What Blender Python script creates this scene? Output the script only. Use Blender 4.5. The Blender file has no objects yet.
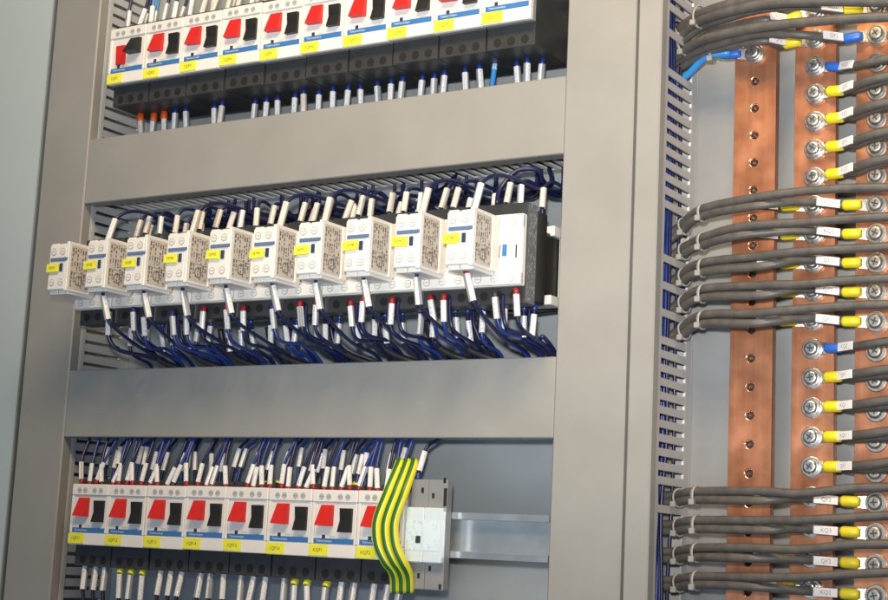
import bpy, math, random
from mathutils import Vector, Matrix, Quaternion

# ------------------------------------------------------------------ camera, world, lamps
sc = bpy.context.scene
COL = sc.collection
# camera axes (rows: right, down, forward) against world right / down / depth
CM = [[0.850544, -0.047419, 0.523762], [-0.044339, 0.985915, 0.161263], [-0.524032, -0.160385, 0.836461]]
FPX = 1559.495
def wv(r): return Vector((r[0], r[2], -r[1]))
cam_d = bpy.data.cameras.new('camera'); cam = bpy.data.objects.new('camera', cam_d); COL.objects.link(cam)
rx, up, bk = wv(CM[0]), -wv(CM[1]), -wv(CM[2])
cam.matrix_world = Matrix(((rx.x, up.x, bk.x, 0), (rx.y, up.y, bk.y, 0), (rx.z, up.z, bk.z, 0), (0, 0, 0, 1)))
cam_d.sensor_width = 36; cam_d.lens = 36 * FPX / 888; cam_d.clip_start = 0.02; cam_d.clip_end = 50
sc.camera = cam
w = bpy.data.worlds.new('World'); sc.world = w; w.use_nodes = True
bgn = w.node_tree.nodes['Background']; bgn.inputs[0].default_value = (0.60, 0.72, 0.90, 1); bgn.inputs[1].default_value = 0.20
def area(name, loc, target, sx, sy, power, color):
    l = bpy.data.lights.new(name, 'AREA'); l.shape = 'RECTANGLE'; l.size = sx; l.size_y = sy; l.energy = power; l.color = color
    o = bpy.data.objects.new(name, l); COL.objects.link(o); o.location = loc
    o.rotation_euler = (Vector(target) - Vector(loc)).to_track_quat('-Z', 'Y').to_euler(); return o
area('ceiling_tube_lamp', (-0.30, 0.25, 1.15), (-0.50, 1.05, 0.45), 0.9, 0.25, 21, (1.0, 0.73, 0.42))
area('cool_fill_light', (-0.5, -1.5, -0.55), (-0.7, 1.05, 0.0), 1.2, 1.0, 13, (0.68, 0.85, 1.0))  # added cool fill from low in front, lifts the undersides; no window seen
fl = bpy.data.lights.new('camera_flash', 'SPOT'); fl.energy = 74; fl.color = (1.0, 0.955, 0.89); fl.spot_size = math.radians(56); fl.spot_blend = 1.0; fl.shadow_soft_size = 0.02
flo = bpy.data.objects.new('camera_flash', fl); COL.objects.link(flo); flo.location = (-0.01, -0.01, 0.07)
flo.rotation_euler = (Vector((-0.50, 1.05, 0.40)) - flo.location).to_track_quat('-Z', 'Y').to_euler()
vs = sc.view_settings; vs.view_transform = 'Standard'; vs.look = 'None'; vs.exposure = 0; vs.gamma = 1

R = random.Random(7)
def at(px, py, y):
    """point seen at photograph pixel (px, py) at depth y"""
    a, b = (px - 444) / FPX, (py - 300) / FPX
    d = [CM[0][k] * a + CM[1][k] * b + CM[2][k] for k in range(3)]
    s = y / d[2]
    return Vector((d[0] * s, y, -d[1] * s))

# ------------------------------------------------------------------ mesh builder
class B:
    def __init__(s): s.v = []; s.f = []; s.uv = {}; s.mi = []; s.cur = 0; s.sm = []
    def _face(s, idx, smooth=False): s.f.append(tuple(idx)); s.mi.append(s.cur); s.sm.append(smooth)
    def box(s, x0, x1, y0, y1, z0, z1):
        n = len(s.v)
        s.v += [(x, y, z) for x in (x0, x1) for y in (y0, y1) for z in (z0, z1)]
        for q in ((0, 1, 3, 2), (4, 6, 7, 5), (0, 4, 5, 1), (2, 3, 7, 6), (0, 2, 6, 4), (1, 5, 7, 3)): s._face([n + i for i in q])
        return s
    def cbox(s, x0, x1, y0, y1, z0, z1, c=0.0006):
        """chamfered box"""
        n = len(s.v); lo = (x0, y0, z0); hi = (x1, y1, z1); idx = {}
        for sx in (0, 1):
            for sy in (0, 1):
                for sz in (0, 1):
                    sg = (sx, sy, sz)
                    for ax in range(3):
                        p = []
                        for k in range(3):
                            e = hi[k] if sg[k] else lo[k]
                            if k != ax: e += -c if sg[k] else c
                            p.append(e)
                        idx[(sg, ax)] = len(s.v); s.v.append(tuple(p))
        def fc(keys, nrm):
            ids = [idx[k] for k in keys]
            a, b_, c_ = (Vector(s.v[i]) for i in ids[:3])
            if (b_ - a).cross(c_ - a).dot(Vector(nrm)) < 0: ids.reverse()
            s._face(ids)
        for ax in range(3):
            o = [k for k in range(3) if k != ax]
            for d in (0, 1):
                ks = []
                for a, b_ in ((0, 0), (1, 0), (1, 1), (0, 1)):
                    sg = [0, 0, 0]; sg[ax] = d; sg[o[0]] = a; sg[o[1]] = b_; ks.append((tuple(sg), ax))
                nr = [0, 0, 0]; nr[ax] = 1 if d else -1; fc(ks, nr)
            for a in (0, 1):
                for b_ in (0, 1):
                    s0 = [0, 0, 0]; s0[o[0]] = a; s0[o[1]] = b_; s1 = list(s0); s1[ax] = 1
                    nr = [0, 0, 0]; nr[o[0]] = 1 if a else -1; nr[o[1]] = 1 if b_ else -1
                    fc([(tuple(s0), o[0]), (tuple(s1), o[0]), (tuple(s1), o[1]), (tuple(s0), o[1])], nr)
        for sx in (0, 1):
            for sy in (0, 1):
                for sz in (0, 1):
                    sg = (sx, sy, sz); fc([(sg, 0), (sg, 1), (sg, 2)], (2 * sx - 1, 2 * sy - 1, 2 * sz - 1))
        return s
    def hexa(s, pts):
        """eight corners: x0/x1 major, then y, then z"""
        n = len(s.v); s.v += [tuple(p) for p in pts]
        for q in ((0, 1, 3, 2), (4, 6, 7, 5), (0, 4, 5, 1), (2, 3, 7, 6), (0, 2, 6, 4), (1, 5, 7, 3)): s._face([n + i for i in q])
        return s
    def prism(s, prof, x0, x1):
        """closed (y, z) outline drawn along x"""
        n = len(s.v); m = len(prof)
        s.v += [(x0, y, z) for y, z in prof] + [(x1, y, z) for y, z in prof]
        for i in range(m):
            j = (i + 1) % m; s._face((n + i, n + j, n + m + j, n + m + i))
        s._face([n + i for i in reversed(range(m))]); s._face([n + m + i for i in range(m)])
        return s
    def sheet(s, prof, x0, x1, t):
        """open (y, z) outline with thickness t"""
        out = []
        for i, p in enumerate(prof):
            a = Vector(prof[max(i - 1, 0)]); b_ = Vector(prof[min(i + 1, len(prof) - 1)])
            d1 = (Vector(p) - a); d2 = (b_ - Vector(p)); d1 = d1.normalized() if d1.length else d2.normalized(); d2 = d2.normalized() if d2.length else d1
            nn = Vector((-(d1.y + d2.y), d1.x + d2.x)); nn = nn / max(nn.dot(Vector((-d1.y, d1.x))), .3)
            out.append((p[0] + nn.x * t, p[1] + nn.y * t))
        return s.prism(list(prof) + out[::-1], x0, x1)
    def tube(s, pts, r, n=8, cap=True, flat=1.0, rolls=0.0):
        """round bar along points; r a number or one per point"""
        pts = [Vector(p) for p in pts]; m = len(pts); base = len(s.v); ref = None; ln = 0
        for i, p in enumerate(pts):
            t = (pts[min(i + 1, m - 1)] - pts[max(i - 1, 0)]).normalized()
            if ref is None:
                ref = Vector((0, 0, 1)) if abs(t.z) < .9 else Vector((1, 0, 0))
            u = (ref - t * ref.dot(t)).normalized(); v_ = t.cross(u); ref = u
            rr = r[i] if isinstance(r, (list, tuple)) else r
            if i: ln += (p - pts[i - 1]).length
            for k in range(n):
                a = 2 * math.pi * k / n + rolls
                q = p + u * (math.cos(a) * rr) + v_ * (math.sin(a) * rr * flat)
                s.v.append(tuple(q)); s.uv[len(s.v) - 1] = (k / n, ln)
        for i in range(m - 1):
            for k in range(n):
                k2 = (k + 1) % n
                s._face((base + i * n + k, base + i * n + k2, base + (i + 1) * n + k2, base + (i + 1) * n + k), True)
        if cap:
            s._face([base + k for k in reversed(range(n))]); s._face([base + (m - 1) * n + k for k in range(n)])
        return s
    def disc(s, c, axis, r, h, n=16, r2=None):
        c = Vector(c); a = Vector(axis).normalized()
        return s.tube([c, c + a * h], [r, r if r2 is None else r2], n)
    def mesh(s, name, mats):
        me = bpy.data.meshes.new(name); me.from_pydata(s.v, [], s.f)
        for m in (mats if isinstance(mats, (list, tuple)) else [mats]): me.materials.append(m)
        me.polygons.foreach_set('material_index', s.mi); me.polygons.foreach_set('use_smooth', s.sm)
        if s.uv:
            ul = me.uv_layers.new(name='UVMap')
            for l in me.loops: ul.data[l.index].uv = s.uv.get(l.vertex_index, (0, 0))
            # close the seam of the ring coordinate
            for p in me.polygons:
                us = [ul.data[i].uv[0] for i in p.loop_indices]
                if len(us) == 4 and max(us) - min(us) > .5:
                    for i in p.loop_indices:
                        if ul.data[i].uv[0] < .5: ul.data[i].uv = (ul.data[i].uv[0] + 1, ul.data[i].uv[1])
        me.update(); return me
    def obj(s, name, mats, parent=None, loc=None):
        if loc is not None:
            L = Vector(loc); s.v = [tuple(Vector(p) - L) for p in s.v]
        o = bpy.data.objects.new(name, s.mesh(name, mats)); COL.objects.link(o); o.parent = parent
        if loc is not None: o.location = loc
        return o
def empty(name, loc):
    o = bpy.data.objects.new(name, None); COL.objects.link(o); o.location = loc; o.empty_display_size = .01; return o
def tag(o, label, cat, group=None, kind=None):
    o['label'] = label; o['category'] = cat
    if group: o['group'] = group
    if kind: o['kind'] = kind
    return o
def link(name, me, parent, loc=(0, 0, 0), rot=None):
    o = bpy.data.objects.new(name, me); COL.objects.link(o); o.parent = parent; o.location = loc
    if rot is not None: o.rotation_mode = 'QUATERNION'; o.rotation_quaternion = rot
    return o
def copy_tree(o, parent=None):
    c = o.copy(); COL.objects.link(c); c.parent = parent
    for ch in list(o.children): copy_tree(ch, c)
    return c
def smooth_path(pts, per=6):
    """Catmull-Rom through points"""
    P = [Vector(p) for p in pts]; P = [P[0] * 2 - P[1]] + P + [P[-1] * 2 - P[-2]]; out = []
    for i in range(1, len(P) - 2):
        a, b_, c, d = P[i - 1:i + 3]
        for k in range(per):
            t = k / per
            out.append(.5 * ((2 * b_) + (c - a) * t + (2 * a - 5 * b_ + 4 * c - d) * t * t + (3 * b_ - a - 3 * c + d) * t ** 3))
    out.append(P[-2]); return out
_tc = {}
def text_mesh(txt, size, mat, align='CENTER'):
    """flat lettering reading along +x in the x-z plane, facing -y"""
    k = (txt, size, mat.name, align)
    if k in _tc: return _tc[k]
    c = bpy.data.curves.new('lettering', 'FONT'); c.body = txt; c.size = size; c.align_x = align; c.align_y = 'CENTER'; c.resolution_u = 2
    o = bpy.data.objects.new('lettering', c); COL.objects.link(o)
    bpy.context.view_layer.update()
    me = bpy.data.meshes.new_from_object(o.evaluated_get(bpy.context.evaluated_depsgraph_get()))
    bpy.data.objects.remove(o); bpy.data.curves.remove(c)
    me.transform(Matrix.Rotation(math.pi / 2, 4, 'X')); me.materials.clear(); me.materials.append(mat); me.name = 'lettering'
    _tc[k] = me; return me

# ------------------------------------------------------------------ materials
def nt(name):
    m = bpy.data.materials.new(name); m.use_nodes = True; t = m.node_tree
    return m, t, t.nodes['Principled BSDF'], t.nodes.new('ShaderNodeTexCoord')
def mat(name, col, rough=.5, metal=0., var=.06, scale=60, bump=0., bscale=400, spec=.5, coat=0., rvar=.08, alpha=1., trans=0.):
    m, t, p, tc = nt(name); N = t.nodes.new; L = t.links.new
    n = N('ShaderNodeTexNoise'); n.inputs['Scale'].default_value = scale; n.inputs['Detail'].default_value = 5
    L(tc.outputs['Object'], n.inputs['Vector'])
    r = N('ShaderNodeMapRange'); r.inputs['From Min'].default_value = .3; r.inputs['From Max'].default_value = .7
    r.inputs['To Min'].default_value = 1 - var; r.inputs['To Max'].default_value = 1 + var; L(n.outputs['Fac'], r.inputs['Value'])
    mx = N('ShaderNodeVectorMath'); mx.operation = 'SCALE'; mx.inputs[0].default_value = col[:3]; L(r.outputs[0], mx.inputs['Scale'])
    L(mx.outputs[0], p.inputs['Base Color'])
    rr = N('ShaderNodeMapRange'); rr.inputs['To Min'].default_value = max(rough - rvar, .02); rr.inputs['To Max'].default_value = rough + rvar
    L(n.outputs['Fac'], rr.inputs['Value']); L(rr.outputs[0], p.inputs['Roughness'])
    p.inputs['Metallic'].default_value = metal; p.inputs['Specular IOR Level'].default_value = spec
    p.inputs['Coat Weight'].default_value = coat; p.inputs['Alpha'].default_value = alpha; p.inputs['Transmission Weight'].default_value = trans
    if bump:
        n2 = N('ShaderNodeTexNoise'); n2.inputs['Scale'].default_value = bscale; n2.inputs['Detail'].default_value = 3; L(tc.outputs['Object'], n2.inputs['Vector'])
        b_ = N('ShaderNodeBump'); b_.inputs['Strength'].default_value = bump; b_.inputs['Distance'].default_value = .0006; L(n2.outputs['Fac'], b_.inputs['Height']); L(b_.outputs[0], p.inputs['Normal'])
    return m
def print_mat(name, paper, ink, scale, thr, stretch=(1, 1, 1), rough=.5):
    """paper with small irregular printed marks"""
    m, t, p, tc = nt(name); N = t.nodes.new; L = t.links.new
    oi = N('ShaderNodeObjectInfo'); mp = N('ShaderNodeMapping'); mp.inputs['Scale'].default_value = stretch
    ad = N('ShaderNodeVectorMath'); ad.operation = 'ADD'; L(tc.outputs['Object'], ad.inputs[0]); L(oi.outputs['Random'], ad.inputs[1]); L(ad.outputs[0], mp.inputs['Vector'])
    n = N('ShaderNodeTexNoise'); n.inputs['Scale'].default_value = scale; n.inputs['Detail'].default_value = 2; L(mp.outputs[0], n.inputs['Vector'])
    c = N('ShaderNodeValToRGB'); c.color_ramp.elements[0].position = thr; c.color_ramp.elements[1].position = thr + .05
    c.color_ramp.elements[0].color = (*paper, 1); c.color_ramp.elements[1].color = (*ink, 1); L(n.outputs['Fac'], c.inputs['Fac']); L(c.outputs[0], p.inputs['Base Color'])
    p.inputs['Roughness'].default_value = rough
    return m
M = {}
M['frame'] = mat('powder_coat_grey', (.262, .265, .257), .40, var=.05, scale=16, bump=.16, bscale=1300, rvar=.14)
M['door'] = mat('powder_coat_door', (.31, .385, .43), .45, var=.04, scale=5, bump=.1, bscale=1500)
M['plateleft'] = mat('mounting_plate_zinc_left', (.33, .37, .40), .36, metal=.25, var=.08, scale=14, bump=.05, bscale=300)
M['plate'] = mat('mounting_plate_zinc_shaded', (.235, .248, .262), .42, metal=.2, var=.07, scale=14, bump=.05, bscale=300)  # busbar bay plate: the bay's shade is put into this darker colour
M['duct'] = mat('duct_pvc', (.40, .43, .46), .45, var=.04, scale=30)
M['duct_mid'] = mat('duct_pvc_mid', (.40, .405, .41), .45, var=.05, scale=30)
M['duct_lit'] = mat('duct_pvc_lit', (.60, .61, .61), .45, var=.04, scale=30)  # lighter copy for downward fingers, light on the undersides put into the colour
M['white'] = mat('white_polyamide', (.69, .685, .665), .42, var=.03, scale=70, bump=.03, bscale=2500)
M['cream'] = mat('cream_polyamide', (.74, .69, .61), .45, var=.03, scale=70, bump=.03, bscale=2500)
M['fascia'] = mat('fascia_grey', (.66, .655, .645), .45, var=.03, scale=80)
M['black'] = mat('black_plastic', (.016, .016, .016), .42, var=.25, scale=50, bump=.05, bscale=1200)
M['dark'] = mat('dark_grey_plastic', (.030, .033, .036), .45, var=.2, scale=50)
M['grey'] = mat('mid_grey_plastic', (.22, .23, .245), .5, var=.08, scale=60)
M['red'] = mat('red_button', (.56, .018, .014), .38, var=.1, scale=90)
M['redf'] = mat('red_ferrule', (.30, .010, .014), .4, var=.1)
M['blue'] = mat('blue_stripe', (.035, .16, .42), .4, var=.05)
M['bluegrey'] = mat('slate_blue_stripe', (.10, .16, .30), .4, var=.05)
M['navy'] = mat('navy_indicator', (.025, .045, .09), .35, var=.1)
M['tag'] = mat('yellow_tag', (.74, .73, .045), .45, var=.05, scale=120)
M['ink'] = mat('black_ink', (.03, .03, .03), .6)
M['inkdark'] = mat('olive_ink', (.16, .14, .03), .6)
M['inkgrey'] = mat('grey_ink', (.28, .28, .30), .6)
M['inkwhite'] = mat('white_ink', (.62, .70, .80), .5)
M['plategrey'] = mat('rating_plate_grey', (.10, .11, .12), .45, var=.1)
M['softscrew'] = mat('soft_screw', (.52, .52, .51), .35, metal=.3, var=.08, scale=300)
M['softrim'] = mat('soft_rim', (.36, .355, .34), .5)
M['screw'] = mat('nickel_screw', (.62, .62, .60), .32, metal=.85, var=.1, scale=300)
M['zinc'] = mat('zinc_rail', (.56, .62, .66), .32, metal=.82, var=.06, scale=40, rvar=.1)
M['bolt'] = mat('zinc_bolt', (.68, .68, .66), .30, metal=1., var=.12, scale=400)
M['boltdull'] = mat('dull_bolt', (.36, .35, .32), .42, metal=.9, var=.15, scale=400)
M['wire'] = mat('dark_blue_wire', (.007, .011, .058), .36, var=.15, scale=80)
M['wire2'] = mat('blue_wire', (.013, .034, .19), .36, var=.15, scale=80)
M['bright_wire'] = mat('light_blue_wire', (.03, .24, .62), .36, var=.1)
M['blackwire'] = mat('black_wire', (.014, .014, .016), .42, var=.2, scale=80)
M['cable'] = mat('black_cable', (.080, .076, .071), .48, var=.22, scale=120, bump=.08, bscale=600)
M['shrink'] = mat('yellow_shrink', (.66, .56, .012), .42, var=.1, scale=150, bump=.1, bscale=500)
M['shrinkb'] = mat('blue_shrink', (.02, .12, .50), .40, var=.1, scale=150)
M['orange'] = mat('orange_shrink', (.60, .10, .015), .45, var=.1)
M['tie'] = mat('cable_tie_nylon', (.25, .25, .25), .42, var=.06)
M['cover'] = mat('pale_cover', (.60, .70, .76), .22, var=.04, scale=40, spec=.7)
def sleeve_mat(name, paper, edge, ink):
    """clear sleeve round a printed paper strip that faces local -y"""
    m, t, p, tc = nt(name); N = t.nodes.new; L = t.links.new
    sp = N('ShaderNodeSeparateXYZ'); L(tc.outputs['Object'], sp.inputs[0])
    ab = N('ShaderNodeMath'); ab.operation = 'ABSOLUTE'; L(sp.outputs['X'], ab.inputs[0])
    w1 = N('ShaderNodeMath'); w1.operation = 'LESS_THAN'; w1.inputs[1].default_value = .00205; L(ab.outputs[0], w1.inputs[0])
    w2 = N('ShaderNodeMath'); w2.operation = 'LESS_THAN'; w2.inputs[1].default_value = .0010; L(ab.outputs[0], w2.inputs[0])
    oi = N('ShaderNodeObjectInfo'); ad = N('ShaderNodeVectorMath'); ad.operation = 'ADD'; L(tc.outputs['Object'], ad.inputs[0]); L(oi.outputs['Random'], ad.inputs[1])
    mp = N('ShaderNodeMapping'); mp.inputs['Scale'].default_value = (1, 1, .75); L(ad.outputs[0], mp.inputs['Vector'])
    n = N('ShaderNodeTexNoise'); n.inputs['Scale'].default_value = 1500; n.inputs['Detail'].default_value = 1; L(mp.outputs[0], n.inputs['Vector'])
    th = N('ShaderNodeMath'); th.operation = 'GREATER_THAN'; th.inputs[1].default_value = .56; L(n.outputs['Fac'], th.inputs[0])
    mm = N('ShaderNodeMath'); mm.operation = 'MULTIPLY'; L(th.outputs[0], mm.inputs[0]); L(w2.outputs[0], mm.inputs[1])
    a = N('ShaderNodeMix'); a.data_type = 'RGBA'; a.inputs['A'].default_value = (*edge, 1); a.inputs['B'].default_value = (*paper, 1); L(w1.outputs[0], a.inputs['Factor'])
    b_ = N('ShaderNodeMix'); b_.data_type = 'RGBA'; b_.inputs['B'].default_value = (*ink, 1); L(a.outputs['Result'], b_.inputs['A']); L(mm.outputs[0], b_.inputs['Factor'])
    L(b_.outputs['Result'], p.inputs['Base Color']); p.inputs['Roughness'].default_value = .28; p.inputs['Coat Weight'].default_value = .3
    return m
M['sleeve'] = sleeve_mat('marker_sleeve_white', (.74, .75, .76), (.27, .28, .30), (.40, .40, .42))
M['sleevewarm'] = sleeve_mat('marker_sleeve_warm_lit', (.66, .61, .55), (.36, .33, .30), (.42, .39, .36))  # same sleeve with the warm light from above mixed into its colours
M['plainwhite'] = mat('marker_white', (.74, .74, .75), .45, var=.05, scale=200)
M['sidepaper'] = mat('side_paper', (.50, .47, .43), .5, var=.06)
M['sideink'] = mat('side_ink', (.15, .13, .115), .6)
M['side'] = print_mat('side_print', (.44, .39, .335), (.25, .22, .19), 420, .53, (1, 1.5, .6))
M['sideg'] = print_mat('side_print_grey', (.20, .215, .23), (.52, .54, .56), 420, .56, (1, 1.4, .7))
def copper():
    m, t, p, tc = nt('copper_bar'); N = t.nodes.new; L = t.links.new
    mp = N('ShaderNodeMapping'); mp.inputs['Scale'].default_value = (140, 140, 6); L(tc.outputs['Object'], mp.inputs['Vector'])
    n = N('ShaderNodeTexNoise'); n.inputs['Scale'].default_value = 1; n.inputs['Detail'].default_value = 6; L(mp.outputs[0], n.inputs['Vector'])
    n2 = N('ShaderNodeTexNoise'); n2.inputs['Scale'].default_value = 38; n2.inputs['Detail'].default_value = 6; L(tc.outputs['Object'], n2.inputs['Vector'])
    c = N('ShaderNodeValToRGB'); e = c.color_ramp.elements; e[0].position = .32; e[1].position = .68
    e[0].color = (.40, .150, .074, 1); e[1].color = (.72, .330, .185, 1)
    mx = N('ShaderNodeMath'); mx.operation = 'MULTIPLY_ADD'; mx.inputs[1].default_value = .45; L(n.outputs['Fac'], mx.inputs[0])
    m2 = N('ShaderNodeMath'); m2.operation = 'MULTIPLY'; m2.inputs[1].default_value = .55; L(n2.outputs['Fac'], m2.inputs[0]); L(m2.outputs[0], mx.inputs[2])
    L(mx.outputs[0], c.inputs['Fac']); L(c.outputs[0], p.inputs['Base Color'])
    p.inputs['Metallic'].default_value = .78
    rr = N('ShaderNodeMapRange'); rr.inputs['To Min'].default_value = .20; rr.inputs['To Max'].default_value = .50; L(n2.outputs['Fac'], rr.inputs['Value']); L(rr.outputs[0], p.inputs['Roughness'])
    b_ = N('ShaderNodeBump'); b_.inputs['Strength'].default_value = .12; b_.inputs['Distance'].default_value = .0004; L(n.outputs['Fac'], b_.inputs['Height']); L(b_.outputs[0], p.inputs['Normal'])
    return m
M['copper'] = copper()
M['brightcopper'] = mat('freshly_cut_copper', (.80, .52, .38), .22, metal=1., var=.1, scale=400)
def earth():
    m, t, p, tc = nt('yellow_green_wire'); N = t.nodes.new; L = t.links.new
    s = N('ShaderNodeSeparateXYZ'); L(tc.outputs['UV'], s.inputs[0])
    a = N('ShaderNodeMath'); a.operation = 'MULTIPLY'; a.inputs[1].default_value = 2; L(s.outputs['X'], a.inputs[0])
    fr = N('ShaderNodeMath'); fr.operation = 'FRACT'; L(a.outputs[0], fr.inputs[0])
    g = N('ShaderNodeMath'); g.operation = 'GREATER_THAN'; g.inputs[1].default_value = .72; L(fr.outputs[0], g.inputs[0])
    mx = N('ShaderNodeMix'); mx.data_type = 'RGBA'; mx.inputs['A'].default_value = (.72, .66, .03, 1); mx.inputs['B'].default_value = (.02, .13, .022, 1)
    L(g.outputs[0], mx.inputs['Factor']); L(mx.outputs['Result'], p.inputs['Base Color']); p.inputs['Roughness'].default_value = .4
    return m
M['earth'] = earth()
ORD = ['first', 'second', 'third', 'fourth', 'fifth', 'sixth', 'seventh', 'eighth', 'ninth', 'tenth', 'eleventh', 'twelfth']

# ------------------------------------------------------------------ cabinet: frame, plates, door
FY = 1.045                                   # front plane of the frame
ZB, ZT = -0.13, 0.66
XL0, XL1, XR0, XR1, XS1 = -1.1236, -1.0638, -0.5522, -0.4930, -0.4718
fr = empty('electrical_cabinet', (XL0, FY, ZB)); tag(fr, 'grey painted steel cabinet with posts, two crossbeams and open door', 'cabinet')
def fpart(name, b, label=None, m='frame'):
    b.v = [tuple(Vector(p) - Vector((XL0, FY, ZB))) for p in b.v]
    o = b.obj(name, M[m], fr)
    if label: o['label'] = label
    return o
fpart('post', B().cbox(XL0, XL1, FY, FY + .0115, ZB, ZT, .0012), 'left post beside the open door')
fpart('post', B().cbox(XR0, XR1, FY, FY + .030, ZB, ZT, .0012), 'wide post between the device bay and the busbars')
fpart('post', B().cbox(XR1 + .0016, XS1, FY + .001, FY + .012, ZB, ZT, .0012), 'narrow post strip beside the slotted duct')
for z0, z1, lab in ((.3116, .3746, 'upper crossbeam below the top breaker row'), (.0900, .1522, 'lower crossbeam below the contactors')):
    b = B(); b.cbox(XL1 + .0003, XR0 - .0003, FY + .0006, FY + .003, z0, z1, .0008); b.cbox(XL1 + .0003, XR0 - .0003, FY + .003, FY + .016, z0 + .0002, z0 + .0024, .0004)
    b.cbox(XL1 + .0003, XR0 - .0003, FY + .003, FY + .016, z1 - .0024, z1 - .0002, .0004); fpart('crossbeam', b, lab)
PY = 1.125                                   # mounting plate plane
def single(name, b, m, label, cat, loc, group=None, kind=None):
    o = b.obj(name, m, None, loc); return tag(o, label, cat, group, kind)
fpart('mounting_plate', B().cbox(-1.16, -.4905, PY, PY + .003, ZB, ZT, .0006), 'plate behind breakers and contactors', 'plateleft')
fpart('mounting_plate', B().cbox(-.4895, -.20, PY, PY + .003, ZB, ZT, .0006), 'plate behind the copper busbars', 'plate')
# open door at the far left: swung out past the frame
dr = B().cbox(-.42, 0, 0, .0025, 0, ZT - ZB, .0008).obj('door', M['door'], fr); dr.location = (-.004, -.001, 0); dr['label'] = 'door swung open at the far left'
dr.rotation_euler = (0, 0, math.radians(24))
B().cbox(-.0025, 0, .0026, .022, 0, ZT - ZB, .0008).obj('door_flange', M['door'], dr)

# ------------------------------------------------------------------ slotted wire ducts
def vduct(name_label, xface, wdt, z0, z1, skip=(), m='duct', fw=.0072):
    """upright duct whose slotted side faces +x"""
    d = empty('wire_duct', (xface, FY + .012, z0)); tag(d, name_label, 'wire duct', 'slotted wire ducts'); y0 = FY + .0125 - (FY + .012); y1 = PY - (FY + .012)
    h = z1 - z0
    B().cbox(-wdt, 0, y1 - .002, y1 - .0002, 0, h, .0004).obj('duct_base', M[m], d)
    B().box(-wdt, -wdt + .0014, y0, y1 - .002, 0, h).obj('duct_wall', M[m], d)
    B().box(-.0014, 0, y1 - .0125, y1 - .002, 0, h).obj('duct_edge', M[m], d)
    B().cbox(-wdt, .0008, y0 - .0005, y0 + .0012, 0, h, .0004).cbox(-.0008, .0008, y0 + .0012, y0 + .0062, 0, h, .0003).obj('duct_cover', M[m], d)
    fm = B().cbox(-.0014, 0, y0 + .0062, y1 - .0125, 0, fw, .0003)
    fm.cur = 1; fm.box(-.0012, .0003, y1 - .0145, y1 - .0124, fw + .0008, .0096); fm = fm.mesh('finger', [M[m], M['plainwhite']])  # white tab added as the bright highlight at each slot end
    n = int(h / .01045)
    for i in range(n):
        z = i * .01045
        if any(a < z + z0 + .003 < b_ for a, b_ in skip): continue
        link('finger', fm, d, (0, 0, z))
    return d
vduct('slotted grey duct on the left behind the left post', -1.0652, .045, ZB, ZT)
gaps = []
def hduct(label, zb, zt, x0, x1):
    """level duct whose slotted side faces down"""
    d = empty('wire_duct', (x0, FY + .018, zb)); tag(d, label, 'wire duct', 'slotted wire ducts'); y0 = 0; y1 = PY - FY - .018; h = zt - zb; L = x1 - x0
    B().box(0, L, y1 - .002, y1 - .0002, 0, h).obj('duct_base', M['duct'], d)
    B().box(0, L, y0, y1 - .002, h - .0014, h).obj('duct_wall', M['duct'], d)
    B().box(0, L, y0, y0 + .0012, 0, h).obj('duct_cover', M['duct'], d)
    B().box(0, L, y1 - .012, y1 - .002, 0, .0014).obj('duct_edge', M['duct'], d)
    fm = B().cbox(0, .0052, y0 + .0012, y1 - .012, 0, .0014, .0003).mesh('finger', M['duct_lit'])
    for i in range(int(L / .0104)): link('finger', fm, d, (.002 + i * .0104, 0, 0))
hduct('slotted grey duct behind the upper crossbeam, above the contactors', .3183, .372, -1.064, -.553)
hduct('slotted grey duct behind the lower crossbeam, above the bottom breaker row', .0945, .150, -1.064, -.553)

# ------------------------------------------------------------------ rails
def rail(label, zc, yf, x0, x1):
    a, c, h = .0175, .0125, .0075
    b = B().sheet([(yf, zc + a), (yf, zc + c), (yf + h, zc + c - .0006), (yf + h, zc - c + .0006), (yf, zc - c), (yf, zc - a)], x0, x1, .0011)
    o = single('mounting_rail', b, M['zinc'], label, 'rail', (x0, yf, zc), 'steel mounting rails'); return o
rail('zinc rail behind the top breaker row', .446, 1.098, -1.058, -.56)
rail('zinc rail behind the contactors', .226, 1.098, -1.058, -.56)
rail('zinc rail running out to the right of the bottom breaker row', .0146, 1.0460, -.6710, -.5530)

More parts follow.
